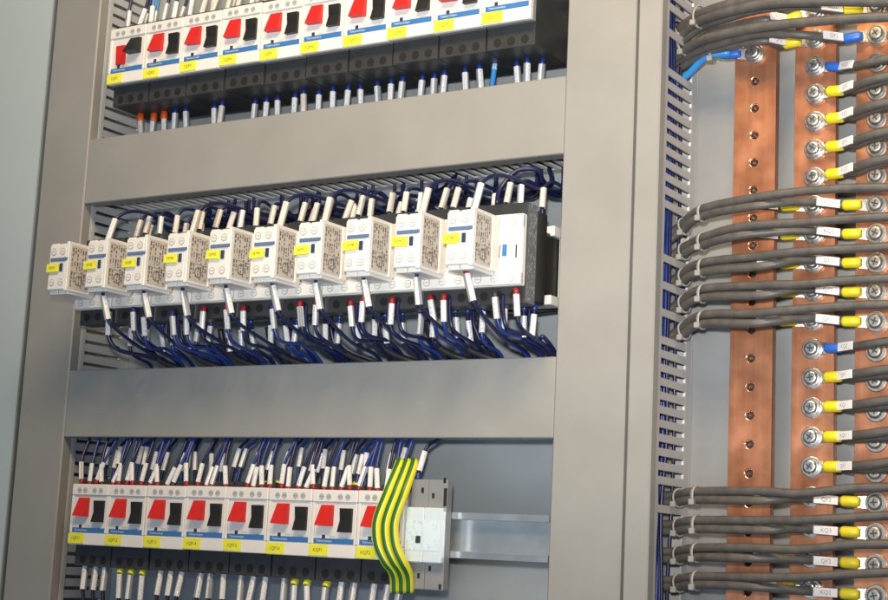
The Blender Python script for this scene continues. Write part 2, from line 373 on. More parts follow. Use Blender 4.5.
# ------------------------------------------------------------------ motor breakers
BW = .0448
def make_breaker(first=False):
    """origin: front-left-bottom corner of the white face; x right, y into the cabinet"""
    t = empty('motor_breaker', (0, 0, 0)); W = BW; H = .054
    B().prism([(.009, -.0185), (.066, -.0185), (.066, H + .005), (.009, H + .005)], .0012, W - .0002).obj('terminal_body', M['dark'], t)
    B().cbox(.0002, W - .0004, .0045, .058, .0004, H - .0002, .0005).obj('housing', M['grey'], t)
    b = B(); b.cbox(.0001, W - .0003, 0, .0043, 0, .0105, .0005); b.cbox(.0001, .0030, -.0002, .0043, .0106, H - .0102, .0004)
    b.cbox(W - .0022, W - .0003, -.0002, .0043, .0106, H - .0102, .0004); b.cbox(.0001, W - .0003, -.0006, .0043, H - .0100, H, .0007)
    b.obj('front_cover', M['white'], t)
    fa = B().box(.0031, W - .0023, .0010, .0042, .0106, H - .0101).obj('fascia', M['fascia'], t)
    link('fascia_print', text_mesh('START', .0022, M['inkgrey']), fa, (.034, .0009, .0155))
    link('fascia_print', text_mesh('STOP', .0022, M['inkgrey']), fa, (.021, .0009, .0165))
    # lower lip with three terminal openings
    lip = B().cbox(.0020, W - .0010, .0086, .0120, -.0186, -.0168, .0003).obj('terminal_lip', M['dark'], t)
    hole = M['_hole']
    for k in range(3): link('terminal_opening', hole, t, (.0105 + k * .0125, .0089, -.0128))
    for k, x in enumerate((.0085, .0155, .0270, .0345)): link('screw', M['_scr'], t, (x + .001, -.0007, H - .0056))
    if first:
        B().hexa([(.0105, -.0015, .018), (.0100, -.0020, .036), (.0105, .0012, .018), (.0105, .0012, .036), (.0200, -.0015, .018), (.0200, -.0020, .036), (.0205, .0012, .018), (.0205, .0012, .036)]).obj('stop_button', M['red'], t)
        B().hexa([(.0250, -.0090, .0270), (.0275, -.0020, .0415), (.0245, .0012, .0270), (.0260, .0012, .0415), (.0390, -.0090, .0270), (.0390, -.0020, .0415), (.0390, .0012, .0270), (.0390, .0012, .0415)]).obj('start_button', M['black'], t)
    else:
        B().hexa([(.0065, -.0050, .0255), (.0098, -.0010, .0418), (.0065, .0012, .0255), (.0098, .0012, .0418), (.0205, -.0050, .0250), (.0215, -.0010, .0418), (.0215, .0012, .0250), (.0215, .0012, .0418)]).obj('stop_button', M['red'], t)
        b = B(); b.hexa([(.0282, -.0034, .0205), (.0290, -.0012, .0300), (.0282, .0012, .0205), (.0290, .0012, .0300), (.0400, -.0034, .0205), (.0402, -.0012, .0300), (.0402, .0012, .0205), (.0402, .0012, .0300)])
        b.hexa([(.0290, -.0012, .0300), (.0290, -.0024, .0395), (.0290, .0012, .0300), (.0290, .0012, .0395), (.0402, -.0012, .0300), (.0402, -.0024, .0395), (.0402, .0012, .0300), (.0402, .0012, .0395)])
        b.obj('start_button', M['black'], t)
    B().disc((.0130, .0010, .0165), (0, -1, 0), .0033, .0006, 16).obj('setting_dial', M['white'], t)
    B().box(.0115, .0145, -.0001, .0004, .0150, .0180).obj('dial_pointer', M['dark'], t)
    st = B().cbox(.0033, W - .0025, .0001, .0012, .0110, .0152, .0002).obj('blue_stripe', M['blue'], t)
    link('stripe_lettering', text_mesh('Telemecanique', .0026, M['inkwhite'], 'LEFT'), st, (.006, -.0001, .0131))
    return t
M['_hole'] = B().tube([(0, 0, 0), (0, -.0002, 0)], .0036, 12).mesh('terminal_opening', mat('opening_black', (.004, .004, .004), .7))
sb = B(); sb.disc((0, .0006, 0), (0, -1, 0), .0026, .0007, 14); sb.cur = 1; sb.box(-.0020, .0020, -.0002, -.00012, -.0004, .0004)
M['_scr'] = sb.mesh('screw', [M['softscrew'], M['inkgrey']])
tagm = B().cbox(0, .0190, -.0008, -.0001, 0, .0092, .0002).mesh('name_tag', M['tag'])
def put_breakers(n, x0, pitch, y, z, row, names, first_special):
    proto = make_breaker(); special = make_breaker(True) if first_special else None
    out = []; objs = [special if (i == 0 and special) else (proto if i == (1 if first_special else 0) else copy_tree(proto)) for i in range(n)]
    for i, o in enumerate(objs):
        o.location = (x0 + i * pitch, y + R.uniform(-.0006, .0006), z + R.uniform(-.0004, .0004))
        look = 'motor breaker with raised black lever' if (i == 0 and special) else 'white motor breaker with red and black buttons'
        tag(o, f'{look}, {ORD[i]} from left in the {row} row', 'circuit breaker', f'motor breakers in the {row} row')
        tg = link('name_tag', tagm.copy(), o, (-.0004 + R.uniform(-.0004, .0014), 0, .0004 + R.uniform(0, .0006)), Quaternion((0, 1, 0), R.uniform(-.025, .025)))
        link('tag_lettering', text_mesh(names[i], .0040, M['inkdark']), tg, (.0095, -.00095, .0046))
        out.append(o)
    return out
put_breakers(10, -1.0222, .0450, 1.021, .4166, 'top', ['1QF1', '1QF2', '1QF3', '1QF4', '1QF5', '1QF6', '1QF7', '1QF8', '1QF9', '1QF10'], True)
put_breakers(8, -1.0324, .0450, 1.031, -.0072, 'bottom', ['1QF11', '1QF12', '1QF13', '1QF14', '1QF15', '1QF16', 'KQF1', 'KQF2'], False)

# ------------------------------------------------------------------ contactors and their auxiliary contact blocks
CP = .0459; CX0 = -1.0183; AY = .9650; CY = 1.0015; CZ0 = .2005; CZ1 = .2555
def make_contactor():
    """origin: front-left-bottom corner of the white face"""
    t = empty('contactor', (0, 0, 0)); W = .0452; H = CZ1 - CZ0
    b = B(); b.cbox(.0004, W - .0004, 0, .006, 0, H, .0007); b.cbox(.0240, .0365, -.0012, .001, .010, H - .012, .0005)
    b.cbox(.0004, W - .0004, -.0020, .0030, .0006, .0100, .0006); b.cbox(.0004, W - .0004, -.0012, .003, H - .0110, H - .0008, .0006)
    b.obj('front_cover', M['white'], t)
    B().cbox(.0006, W - .0006, .0062, .0225, -.0130, H + .0100, .0006).obj('terminal_body', M['dark'], t)
    rp = B().box(W - .0006, W - .0003, .0075, .0218, -.0120, H + .0090).obj('rating_plate', M['plategrey'], t)
    pr = B(); q = random.Random(9); X = W - .0002
    for col in range(6):
        y = .0086 + col * .0021; z = -.010
        while z < H + .006:
            hgt = q.uniform(.0008, .0036)
            if q.random() < .7:
                n = len(pr.v); y2 = y + q.uniform(.0007, .0015); pr.v += [(X, y, z), (X, y2, z), (X, y2, z + hgt), (X, y, z + hgt)]; pr._face((n, n + 1, n + 2, n + 3))
            z += hgt + q.uniform(.0005, .0020)
    pr.obj('rating_print', M['inkgrey'], rp)
    B().cbox(.0012, W - .0012, .0226, .0400, -.0090, H + .0070, .0010).obj('coil_body', M['black'], t)
    B().prism([(.040, .002), (.066, .002), (.066, H - .006), (.040, H - .006)], .002, W - .004).obj('base_body', M['black'], t)
    b = B(); b.cbox(.002, W - .0005, .050, .066, H - .0075, H + .0005, .0005); b.cbox(W - .0030, W - .0005, .0635, .0665, .0005, H - .0075, .0004); b.cbox(.002, W - .0005, .048, .066, -.0070, .0005, .0005)
    b.obj('rail_clip', M['white'], t)
    for k in range(3):
        link('terminal_opening', M['_hole'], t, (.0095 + k * .0130, .0061, -.0062))
    for z in (.0055, H - .0060):
        for x in (.0085, .0225, .0370): link('screw', M['_scrw'], t, (x, -.0021 if z < .01 else -.0013, z))
    B().box(.0285, .0322, -.0019, -.0011, .0225, .0315).obj('position_indicator', M['blue'], t)
    B().box(.0392, .0402, -.0006, .0002, .021, .031).obj('slot', M['dark'], t); B().box(.0256, .0262, -.0016, -.0011, .021, .031).obj('slot', M['dark'], t)
    return t
sb = B(); sb.tube([(0, .0004, 0), (0, -.0003, 0)], .0031, 16); sb.cur = 1; sb.tube([(0, .0003, 0), (0, -.0004, 0)], .0025, 16); sb.cur = 2; sb.box(-.0019, .0019, -.00052, -.0004, -.0003, .0003)
M['_scrw'] = sb.mesh('screw', [M['softrim'], M['fascia'], M['softrim']])
def make_aux():
    """origin: front-left-bottom corner"""
    t = empty('auxiliary_contact_block', (0, 0, 0)); W = .0238; H = .0435; D = CY - AY - .0025
    b = B(); b.cbox(0, W - .0034, 0, D, .0015, H - .0020, .0007); b.cbox(W - .0033, W, -.0008, D, 0, H + .0006, .0006)
    b.cbox(.0006, .0092, .0008, .011, H - .0024, H - .0004, .0005); b.cbox(.0118, .0200, .0008, .011, H - .0024, H - .0008, .0005)
    b.cbox(.0004, .0104, .003, D, -.0022, .0018, .0005); b.cbox(.0112, .0226, .003, D, -.0022, .0018, .0005)
    b.obj('housing', M['white'], t)
    sl = B().box(W, W + .0003, .0022, D - .0085, .0030, H - .0022).obj('side_label', M['sidepaper'], t)
    pr = B(); q = random.Random(3); X = W + .0004
    def dash(y0, y1, z0, z1):
        n = len(pr.v); pr.v += [(X, y0, z0), (X, y1, z0), (X, y1, z1), (X, y0, z1)]; pr._face((n, n + 1, n + 2, n + 3))
    for col in range(7):                                  # printed columns, a contact diagram and a frame line
        y = .0036 + col * .0030; z = .0045
        while z < H - .005:
            hgt = q.uniform(.0008, .0040)
            if q.random() < .72: dash(y, y + q.uniform(.0009, .0019), z, min(z + hgt, H - .0040))
            z += hgt + q.uniform(.0005, .0018)
    dash(.0030, .0250, .0172, .0176); dash(.0030, .0034, .004, .0172); dash(.0246, .0250, .004, .0172)
    for k in range(14):
        a0, a1 = 2 * math.pi * k / 14, 2 * math.pi * (k + 1) / 14; n = len(pr.v)
        pr.v += [(X + .00005, .0135 + rr * math.cos(a_), .0105 + rr * math.sin(a_)) for a_, rr in ((a0, .0046), (a1, .0046), (a1, .0036), (a0, .0036))]; pr._face((n, n + 1, n + 2, n + 3))
    pr.obj('side_print', M['sideink'], sl)
    B().cbox(W - .0010, W + .0012, D - .0080, D - .0004, .0008, H - .0008, .0005).obj('side_rib', M['cream'], t)
    for x in (.0052, .0158):
        for z in (.0082, H - .0080): link('screw', M['_scrw'], t, (x, -.0001, z))
    B().cbox(.0022, W - .0006, -.0012, .0002, H - .0166, H - .0136, .0004).obj('slate_stripe', M['bluegrey'], t)
    B().cbox(.0138, .0172, -.0010, .0004, .0176, .0248, .0003).obj('position_indicator', M['navy'], t)
    return t
ct = make_contactor(); ax = make_aux()
atag = B().cbox(0, .0140, -.0022, -.0004, 0, .0074, .0002).mesh('name_tag', M['tag'])
cts = [ct] + [copy_tree(ct) for i in range(9)]; axs = [ax] + [copy_tree(ax) for i in range(9)]
for i in range(10):
    o = cts[i]; o.location = (CX0 + i * CP, CY, CZ0)
    tag(o, f'contactor with white face and black base, {ORD[i]} from left in the middle row', 'contactor', 'contactors in the middle row')
    a = axs[i]; a.location = (CX0 + i * CP + R.uniform(-.0006, .0006), AY + R.uniform(-.0008, .0006), .2104 + R.uniform(-.0006, .0008))
    tag(a, f'white auxiliary contact block with yellow tag, clipped on {ORD[i]} contactor from left', 'contact block', 'auxiliary blocks on the contactors')
    tg = link('name_tag', atag.copy(), a, (-.0010 + R.uniform(-.0006, .0005), 0, .0165 + R.uniform(0, .0016)), Quaternion((0, 1, 0), R.uniform(-.06, .06)))
    link('tag_lettering', text_mesh(f'1KM{i + 1}' if i < 8 else ('1KM9.1' if i == 8 else '1KM8.1'),   .0034, M['inkdark']), tg, (.0068, -.0024, .0037))

# ------------------------------------------------------------------ grey modular relay at the end of the bottom row
MX = -.6722
md = empty('modular_relay', (MX, 1.0315, -.0078)); tag(md, 'grey two module relay with pale cover at the right end of bottom row', 'relay')
B().cbox(.0003, .0160, .0060, .0142, -.0205, .0645, .0006).obj('relay_body', M['grey'], md)
B().cbox(.0163, .0335, .0060, .0142, -.0205, .0645, .0006).obj('relay_body', M['grey'], md)
cv = B().cbox(.0001, .0168, 0, .0058, 0, .0425, .0010).cbox(.0171, .0340, 0, .0058, 0, .0425, .0010).obj('cover', M['cover'], md)
B().box(.001, .0162, -.0003, -.0001, .0095, .0325).obj('rating_print', print_mat('relay_print', (.60, .72, .80), (.48, .58, .66), 420, .56, (1.4, 1, .6)), cv)
B().box(.0176, .0332, -.0003, -.0001, .0095, .0325).obj('rating_print', print_mat('relay_print_pale', (.62, .74, .82), (.54, .65, .73), 300, .58, (1.4, 1, .5)), cv)
B().cbox(.0108, .0152, -.0010, -.0002, .0150, .0205, .0003).obj('test_button', M['dark'], md)
for x, z in ((.010, .054), (.020, .050), (.030, .0620), (.010, -.012), (.020, -.006), (.030, -.0195)):
    B().box(x, x + .0022, .0056, .0061, z, z + .004).obj('terminal_slot', M['black'], md)
B().box(.0308, .0334, .0056, .0061, .044, .058).obj('terminal_slot', M['black'], md)

# ------------------------------------------------------------------ wires
SLEN = .0165
def sleeve_mesh(m, r=.0027, ln=SLEN):
    b = B(); b.tube([(0, 0, 0), (0, 0, ln)], r, 14, cap=False); b.tube([(0, 0, ln), (0, 0, 0)], r * .88, 14, cap=False)
    return b.mesh('marker_sleeve', m)
SL = {k: sleeve_mesh(M[k]) for k in ('sleeve', 'sleevewarm')}
SLT = sleeve_mesh(M['sleeve'], .0022)
FER = {}
for k in ('redf', 'wire2', 'tag', 'orange', 'dark', 'fascia', 'wire'):
    big = k in ('tag', 'orange')
    FER[k] = B().tube([(0, 0, 0), (0, 0, .0070 if big else .0045), (0, 0, .0080 if big else .0060)], [.0033, .0033, .0028] if big else [.0023, .0023, .0017], 10).mesh('ferrule', M[k])
SLL = {k: sleeve_mesh(M[k], .0030, .021) for k in ('sleeve', 'sleevewarm')}
def wire(label, group, pts, r, m, sl=None, fer=None, name='control_wire', cat='wire', long=False, per=5, thin=False):
    """pts from the terminal outwards; sl = (distance from the terminal, sleeve kind), fer = ferrule kind"""
    path = smooth_path(pts, per); p0 = path[0]
    o = B().tube(path, r, 7).obj(name, M[m], None, p0); tag(o, label, cat, group)
    def where(d):
        acc = 0
        for a, b_ in zip(path, path[1:]):
            L = (b_ - a).length
            if acc + L >= d: return a.lerp(b_, (d - acc) / L), (b_ - a).normalized()
            acc += L
        return path[-1], (path[-1] - path[-2]).normalized()
    if sl:
        ln = .021 if long else SLEN
        a, _ = where(sl[0]); b_, _ = where(sl[0] + ln)
        zz = (b_ - a).normalized(); yy = Vector((-.45, .9, 0)); yy = (yy - zz * yy.dot(zz)).normalized(); xx_ = yy.cross(zz)
        q = Matrix(((xx_.x, yy.x, zz.x), (xx_.y, yy.y, zz.y), (xx_.z, yy.z, zz.z))).to_quaternion() @ Quaternion((0, 0, 1), R.gauss(0, .45))
        link('marker_sleeve', SLT if thin else (SLL if long else SL)[sl[1]], o, a - p0, q)
    if fer:
        a, t_ = where(.0005); link('ferrule', FER[fer], o, a - p0, t_.to_track_quat('Z', 'Y'))
    return o
NUM = ['one', 'two', 'three', 'four', 'five', 'six', 'seven', 'eight', 'nine']

# bottom row, above the breakers: two layers of sleeves up to the duct
for i in range(8):
    x0 = -1.0324 + i * .045
    xs = [.0045, .0130, .0215, .0300, .0385] + [.0080, .0170, .0255, .0350]
    for k, x in enumerate(xs):
        front = k < 5
        if R.random() < .12: continue
        xx = x0 + x + R.uniform(-.0015, .0015); y = 1.040 if front else 1.056
        lean = R.uniform(-.006, .009)
        z = .0420 + R.uniform(0, .003) if front else .046
        pts = [(xx, y, z), (xx + lean * .3, y - .001, z + .008), (xx + lean, y + .002, z + (.024 if front else .034)), (xx + lean * 1.3 + R.uniform(-.003, .003), y + .012, .091), (xx + lean + R.uniform(-.005, .005), y + .022, .112)]
        fk = ('redf' if R.random() < .9 else 'dark') if front else R.choice(['wire2', 'wire', 'redf', 'tag' if i in (4, 6) else 'wire'])
        wire(f'blue {"front" if front else "rear"} wire with white sleeve, number {NUM[k]} above {ORD[i]} bottom-row breaker', 'blue wires above the bottom breaker row', pts, .00135, 'wire' if R.random() < .55 else 'wire2', (.0062 if front else .0165 + R.uniform(-.002, .005), 'sleeve'), fk, thin=True)
# bottom row, below the breakers
for i in range(8):
    x0 = -1.0324 + i * .045
    for k in range(3):
        xx = x0 + .0105 + k * .0125 + R.uniform(-.001, .001); y = 1.047; ln = R.uniform(-.003, .004)
        yel = (i == 1) or (i == 5 and k > 0) or (i == 6 and k == 0)
        pts = [(xx, y, -.024), (xx + ln * .2, y - .004, -.032), (xx + ln, y - .004, -.056), (xx + ln * 1.6, y + .006, -.080), (xx + ln, y + .02, -.105)]
        wire(f'{"yellow ferruled" if yel else "black"} wire with white sleeve, number {NUM[k]} below {ORD[i]} bottom-row breaker', 'black wires below the bottom breaker row', pts, .0017, 'blackwire', (.0085 if yel else .003, 'sleeve'), 'tag' if yel else 'dark', 'power_wire', long=True)
# wire into the modular relay
wire('dark blue wire with white sleeve entering top of the grey relay', None, [(-.668, 1.040, .056), (-.669, 1.043, .064), (-.667, 1.050, .083), (-.660, 1.065, .094), (-.655, 1.08, .112)], .0015, 'wire', (.008, 'sleeve'), 'wire2')

# top row, below the breakers
for i in range(10):
    x0 = -1.0222 + i * .045
    for k in range(3):
        if i in (1, 2, 7) and k == 2 and i != 7: continue
        xx = x0 + .0105 + k * .0125 + R.uniform(-.0018, .0018); y = 1.058 + R.uniform(-.003, .006); ln = R.uniform(-.003, .003)
        lightblue = (i == 8 and k == 2)
        pts = [(xx, y, .3985), (xx + ln * .2, y, .392), (xx + ln, y + .001, .372), (xx + ln, y + .008, .345)]
        orange = i == 0
        wire(f'{"light blue" if lightblue else ("orange ferruled" if orange else "dark blue")} wire{"" if lightblue else " with white sleeve"}, number {NUM[k]} below {ORD[i]} top-row breaker', 'wires below the top breaker row', pts, .0024 if lightblue else .0016, 'bright_wire' if lightblue else 'wire',
             None if lightblue else (.0055, 'sleeve' if R.random() < .8 else 'sleevewarm'), 'fascia' if lightblue else ('orange' if orange else 'wire2'), 'power_wire', long=True)
# top row, above the breakers
for i in range(8):
    x0 = -1.0222 + i * .045
    for k, x in enumerate((.006, .0135, .0215, .029, .037)):
        xx = x0 + x + R.uniform(-.002, .002); y = 1.034 + (k % 2) * .012; ln = R.uniform(-.003, .008)
        pts = [(xx, y, .4700), (xx + ln * .3, y, .478), (xx + ln, y + .002, .496), (xx + ln * 1.4, y + .008, .530), (xx + ln, y + .02, .560)]
        bl = i < 4 and R.random() < .35
        wire(f'blue wire with pale sleeve, number {NUM[k]} above {ORD[i]} top-row breaker', 'wires above the top breaker row', pts, .0015, 'bright_wire' if bl else 'wire', (.006, 'sleeve' if i < 2 else 'sleevewarm'), 'redf')

# contactors, above
for i in range(10):
    x0 = CX0 + i * CP
    spots = [(.006, 1.016, 'sleevewarm'), (.019, 1.016, 'sleevewarm'), (.032, 1.018, 'sleeve' if i % 2 else 'sleevewarm'), (.041, 1.040, 'sleevewarm'), (.013, 1.044, 'sleeve')]
    for k, (x, y, sk) in enumerate(spots):
        if i == 0 and k < 3: continue
        xx = x0 + x + R.uniform(-.002, .002); lx = R.uniform(-.003, .006); z = .2615 + R.uniform(0, .004)
        sway = R.uniform(-.012, .026); back = R.uniform(1.098, 1.114)
        if R.random() < (.30 if k in (3, 4) else .12): continue
        pts = [(xx, y, z - .003), (xx + lx * .4, y, z + .005), (xx + lx, y + .002, z + .019), (xx + lx + sway * .25, y + .012, z + .025 + R.uniform(-.003, .004)), (xx + sway * .7, (y + back) / 2, z + .022 + R.uniform(-.006, .006)), (xx + sway, back, .296), (xx + sway, back + .003, .330)]
        wire(f'dark blue wire with pale sleeve, number {NUM[k]} above {ORD[i]} contactor', 'wires above the contactors', pts, .00155, 'wire', (.007, sk), 'redf' if (k == 2 and i == 9) else ('wire2' if k == 4 else 'wire'))
    # one from the top of the auxiliary block
    if i in (1, 3, 5, 6, 8, 9):
        xx = x0 + (.0158 if i != 1 else .010) + R.uniform(-.001, .001); z = .2530; lx = R.uniform(.001, .005)
        pts = [(xx, AY + .012, z), (xx + lx * .4, AY + .013, z + .009), (xx + lx, AY + .017, z + .024), (xx + lx + .007, AY + .036, z + .033), (xx + .022, AY + .085, z + .031), (xx + .030, 1.100, .300), (xx + .032, 1.110, .336)]
        wire(f'dark blue wire with pale sleeve rising from top of {ORD[i]} auxiliary contact block', 'wires above the contactors', pts, .0016, 'wire', (.002, 'sleeve' if i in (9, 1) else 'sleevewarm'), None, long=True)
# big loop at the right end
wire('dark blue wire looping widely under the slotted duct near the wide post', None, [at(497, 205, 1.02), at(500, 190, 1.03), at(517, 171, 1.04), at(537, 170, 1.05), at(543, 181, 1.06), at(549, 187, 1.08), at(552, 178, 1.10), at(549, 168, 1.11)], .0021, 'wire')
wire('dark wire hanging in a shallow loop between ninth and tenth contactor', None, [at(412, 210, 1.03), at(425, 196, 1.05), at(441, 190, 1.07), at(452, 180, 1.09), at(458, 170, 1.11)], .0021, 'wire')

# contactors, below
for i in range(10):
    x0 = CX0 + i * CP
    # from the auxiliary block
    xx = x0 + .012 + R.uniform(-.001, .003); z = .2095; lx = R.uniform(.001, .007); sw = R.uniform(.0, .014)
    if i != 0:
        pts = [(xx, AY + .010, z), (xx + lx * .4, AY + .010, z - .007), (xx + lx, AY + .012, z - .023), (xx + lx + .003, AY + .022, z - .032), (xx + lx + sw * .5, 1.020, z - .044 + R.uniform(-.002, .003)), (xx + lx + sw, 1.052, .1580), (xx + lx + sw, 1.068, .143), (xx + lx + sw, 1.085, .12)]
        wire(f'dark blue wire with white sleeve hanging from {ORD[i]} auxiliary contact block', 'wires below the contactors', pts, .0015, 'wire', (.004, 'sleeve'), 'redf' if i == 9 else None, long=True)
    else:
        pts = [(xx + .026, 1.004, .200), (xx + .027, 1.002, .192), (xx + .028, 1.004, .174), (xx + .034, 1.012, .164), (xx + .046, 1.034, .1610), (xx + .052, 1.056, .1565), (xx + .054, 1.070, .142), (xx + .054, 1.08, .12)]
        wire('dark blue wire with grey sleeve hanging below first contactor from left', 'wires below the contactors', pts, .0019, 'wire', (.003, 'sleeve'), None, long=True)
    for k, (x, y, z) in enumerate(((.0105, 1.004, .2000), (.0235, 1.004, .2000), (.0370, 1.004, .2000), (.0165, 1.030, .1850), (.0300, 1.032, .1830), (.0420, 1.034, .1820))):
        if i == 0 and k < 5: continue
        xx = x0 + x + R.uniform(-.003, .003); lx = R.uniform(-.002, .005); sw = R.uniform(-.002, .012)
        if k < 3:
            if R.random() < (.65, .12, .3)[k]: continue
            z += R.uniform(-.005, .002)
            pts = [(xx, y, z), (xx + lx * .4, y - .001, z - .008), (xx + lx, y + .001, z - .023), (xx + lx + sw * .3, y + .008, z - .031), (xx + lx + sw * .7, 1.034, .164 + R.uniform(-.002, .003)), (xx + lx + sw, 1.054, .1570), (xx + lx + sw, 1.068, .142), (xx + lx + sw, 1.08, .12)]
            fk = R.choice(['redf', 'redf', 'redf', 'dark', 'wire2'])
        else:
            z = .1925; dn = R.uniform(.004, .014)
            pts = [(xx, y, z), (xx, y, z - .006), (xx + lx, y + .001, z - .028), (xx + lx + sw * .4, y + .024, .1560), (xx + lx + sw * .6, y + .036, .130)]
            fk = 'wire2'
        wire(f'dark blue wire with white sleeve, number {NUM[k]} below {ORD[i]} contactor', 'wires below the contactors', pts, .0015, R.choice(['wire', 'wire', 'wire2']), (.0050 if k < 3 else dn, 'sleeve'), fk)
        if k in (1, 4) and i > 0:                         # a bare wire of the same terminal, looping beside it
            dx = R.uniform(.002, .006); lo = R.uniform(.006, .014)
            pts = [(xx + dx, y + .004, z - .002), (xx + dx + .001, y + .003, z - .014), (xx + dx + lo * .6, y + .006, z - .028), (xx + dx + lo, 1.036, .165 + R.uniform(-.003, .003)), (xx + dx + lo, 1.056, .1570), (xx + dx + lo, 1.070, .142), (xx + dx + lo, 1.08, .12)]
            wire(f'bare {"front" if k == 1 else "rear"} dark blue wire looping below {ORD[i]} contactor', 'wires below the contactors', pts, .0016, 'wire')
    if i not in (0, 9):
        xx = x0 + R.uniform(.0, .03)
        wire(f'thick black wire curving below {ORD[i]} contactor', 'black wires below the contactors', [(xx, 1.040, .184), (xx + .003, 1.042, .172), (xx + .014, 1.044, .160), (xx + .034, 1.05, .152), (xx + .055, 1.062, .146), (xx + .07, 1.08, .13)], .0028, 'blackwire', name='power_wire')
wire('thick black wire running level behind tenth contactor to the wide post', None, [at(470, 300, 1.06), at(495, 312, 1.07), at(525, 312, 1.085), at(552, 309, 1.09), at(575, 306, 1.09)], .0032, 'blackwire', name='power_wire')
wire('thick black wire looping below tenth contactor', None, [at(476, 320, 1.06), at(476, 335, 1.06), at(484, 348, 1.065), at(492, 362, 1.075), at(494, 372, 1.08)], .0030, 'blackwire', name='power_wire')

# yellow-green earth wires in front of the last breaker
for k in range(3):
    o = 8.6 * k
    pts = smooth_path([at(400 + o * .80, 462, 1.046), at(398 + o * .86, 468, 1.040), at(388 + o * .95, 492, 1.027), at(378.5 + o, 516, 1.0215), at(376.5 + o, 530, 1.0205), at(378.5 + o, 546, 1.0210), at(385.5 + o * .95, 561, 1.0245), at(391.5 + o * .86, 569, 1.0295), at(394.5 + o * .82, 577, 1.0335), at(395 + o * .82, 592, 1.037)], 6)
    single('earth_wire', B().tube(pts, .0040, 16, rolls=.62), M['earth'], f'{["left", "middle", "right"][k]} of three yellow and green striped wires over the last bottom-row breaker', 'wire', pts[0], 'yellow green earth wires')

# ------------------------------------------------------------------ busbar bay: copper bars with bolts
def bar(label, x0, x1, yf, zholes, cx, th=.006):
    """copper bar with real holes; outline quads around each hole"""
    b = B(); NS = 16; hr = .0037; zs = sorted(zholes)
    edges = [ZB] + [(a + c) / 2 for a, c in zip(zs, zs[1:])] + [ZT]
    for z, e0, e1 in zip(zs, edges, edges[1:]):
        ring = []; outer = []; n = len(b.v)
        for k in range(NS):
            a = 2 * math.pi * (k + .5) / NS; c, s_ = math.cos(a), math.sin(a)
            ring.append((cx + hr * c, yf, z + hr * s_)); 
            sx = ((x1 - cx) if c > 0 else (cx - x0)) / abs(c); sz = ((e1 - z) if s_ > 0 else (z - e0)) / abs(s_); t = min(sx, sz)
            outer.append((cx + t * c, yf, z + t * s_))
        b.v += ring + outer + [(cx + (p[0] - cx) * .74, yf + .0012, z + (p[2] - z) * .74) for p in ring] + [(cx + (p[0] - cx) * .74, yf + th, z + (p[2] - z) * .74) for p in ring]
        for k in range(NS):
            j = (k + 1) % NS
            b._face((n + k, n + NS + k, n + NS + j, n + j)); b.cur = 1; b._face((n + k, n + j, n + 2 * NS + j, n + 2 * NS + k), True); b._face((n + 2 * NS + k, n + 2 * NS + j, n + 3 * NS + j, n + 3 * NS + k), True); b.cur = 0
        m = len(b.v); b.v += [(x0, yf, e0), (x1, yf, e0), (x0, yf, e1), (x1, yf, e1)]
        # close the corners
        for ci, (sx, sz) in enumerate(((-1, -1), (1, -1), (-1, 1), (1, 1))):
            ks = [k for k in range(NS) if math.cos(2 * math.pi * (k + .5) / NS) * sx > 0 and math.sin(2 * math.pi * (k + .5) / NS) * sz > 0]
            for k in range(NS):
                j = (k + 1) % NS; p, q = b.v[n + NS + k], b.v[n + NS + j]
                cxp, czp = (x1 if sx > 0 else x0), (e1 if sz > 0 else e0)
                on = lambda P, Q: (abs(P[0] - cxp) < 1e-9 and abs(Q[2] - czp) < 1e-9) or (abs(P[2] - czp) < 1e-9 and abs(Q[0] - cxp) < 1e-9)
                if on(p, q) and not (abs(p[0] - q[0]) < 1e-9 or abs(p[2] - q[2]) < 1e-9): b._face((n + NS + k, m + ci, n + NS + j))
    b.box(x1 - .0001, x1, yf, yf + th, ZB, ZT); b.box(x0, x0 + .0001, yf, yf + th, ZB, ZT);
    o = b.obj('copper_busbar', [M['copper'], M['brightcopper']], None, (x0, yf, ZB)); B().box(.004, x1 - x0 - .007, th + .0002, th + .016, .002, ZT - ZB - .002).obj('dark_hole_backing', M['black'], o)  # black strip added behind the bar so its holes look shaded
    return tag(o, label, 'busbar', 'upright copper busbars')
HP = .02145
def grid(z_top, n=30): return [z_top + 3 * HP - k * HP for k in range(n)]
BY = 1.100
bars = []
spec = [('bare copper busbar with open holes beside the slotted duct', -.4334, -.4000, -.4170, .4122),
        ('middle copper busbar with shiny bolts and cable lugs', -.3852, -.3535, -.3690, .4174),
        ('copper busbar with dull bolts at the right edge of the picture', -.3383, -.3065, -.3222, .4142)]
for lab, x0, x1, cx, zt in spec:
    zs = [z for z in grid(zt) if ZB + .01 < z < ZT - .01]
    bars.append((bar(lab, x0, x1, BY, zs, cx), zs, cx, x0))
def bolt_mesh(m, mw):
    b = B(); b.tube([(0, 0, 0), (0, -.0014, 0), (0, -.0016, 0)], [.0076, .0076, .0071], 20); b.cur = 1
    b.tube([(0, -.0016, 0), (0, -.0042, 0), (0, -.0056, 0), (0, -.0060, 0)], [.0054, .0054, .0047, .0035], 18)
    b.cur = 2; b.box(-.0026, .0026, -.00625, -.0060, -.0005, .0005); b.box(-.0005, .0005, -.00625, -.0060, -.0026, .0026)
    return b.mesh('bolt', [mw, m, M['dark']])
BM = bolt_mesh(M['bolt'], M['bolt']); BD = bolt_mesh(M['boltdull'], M['boltdull'])
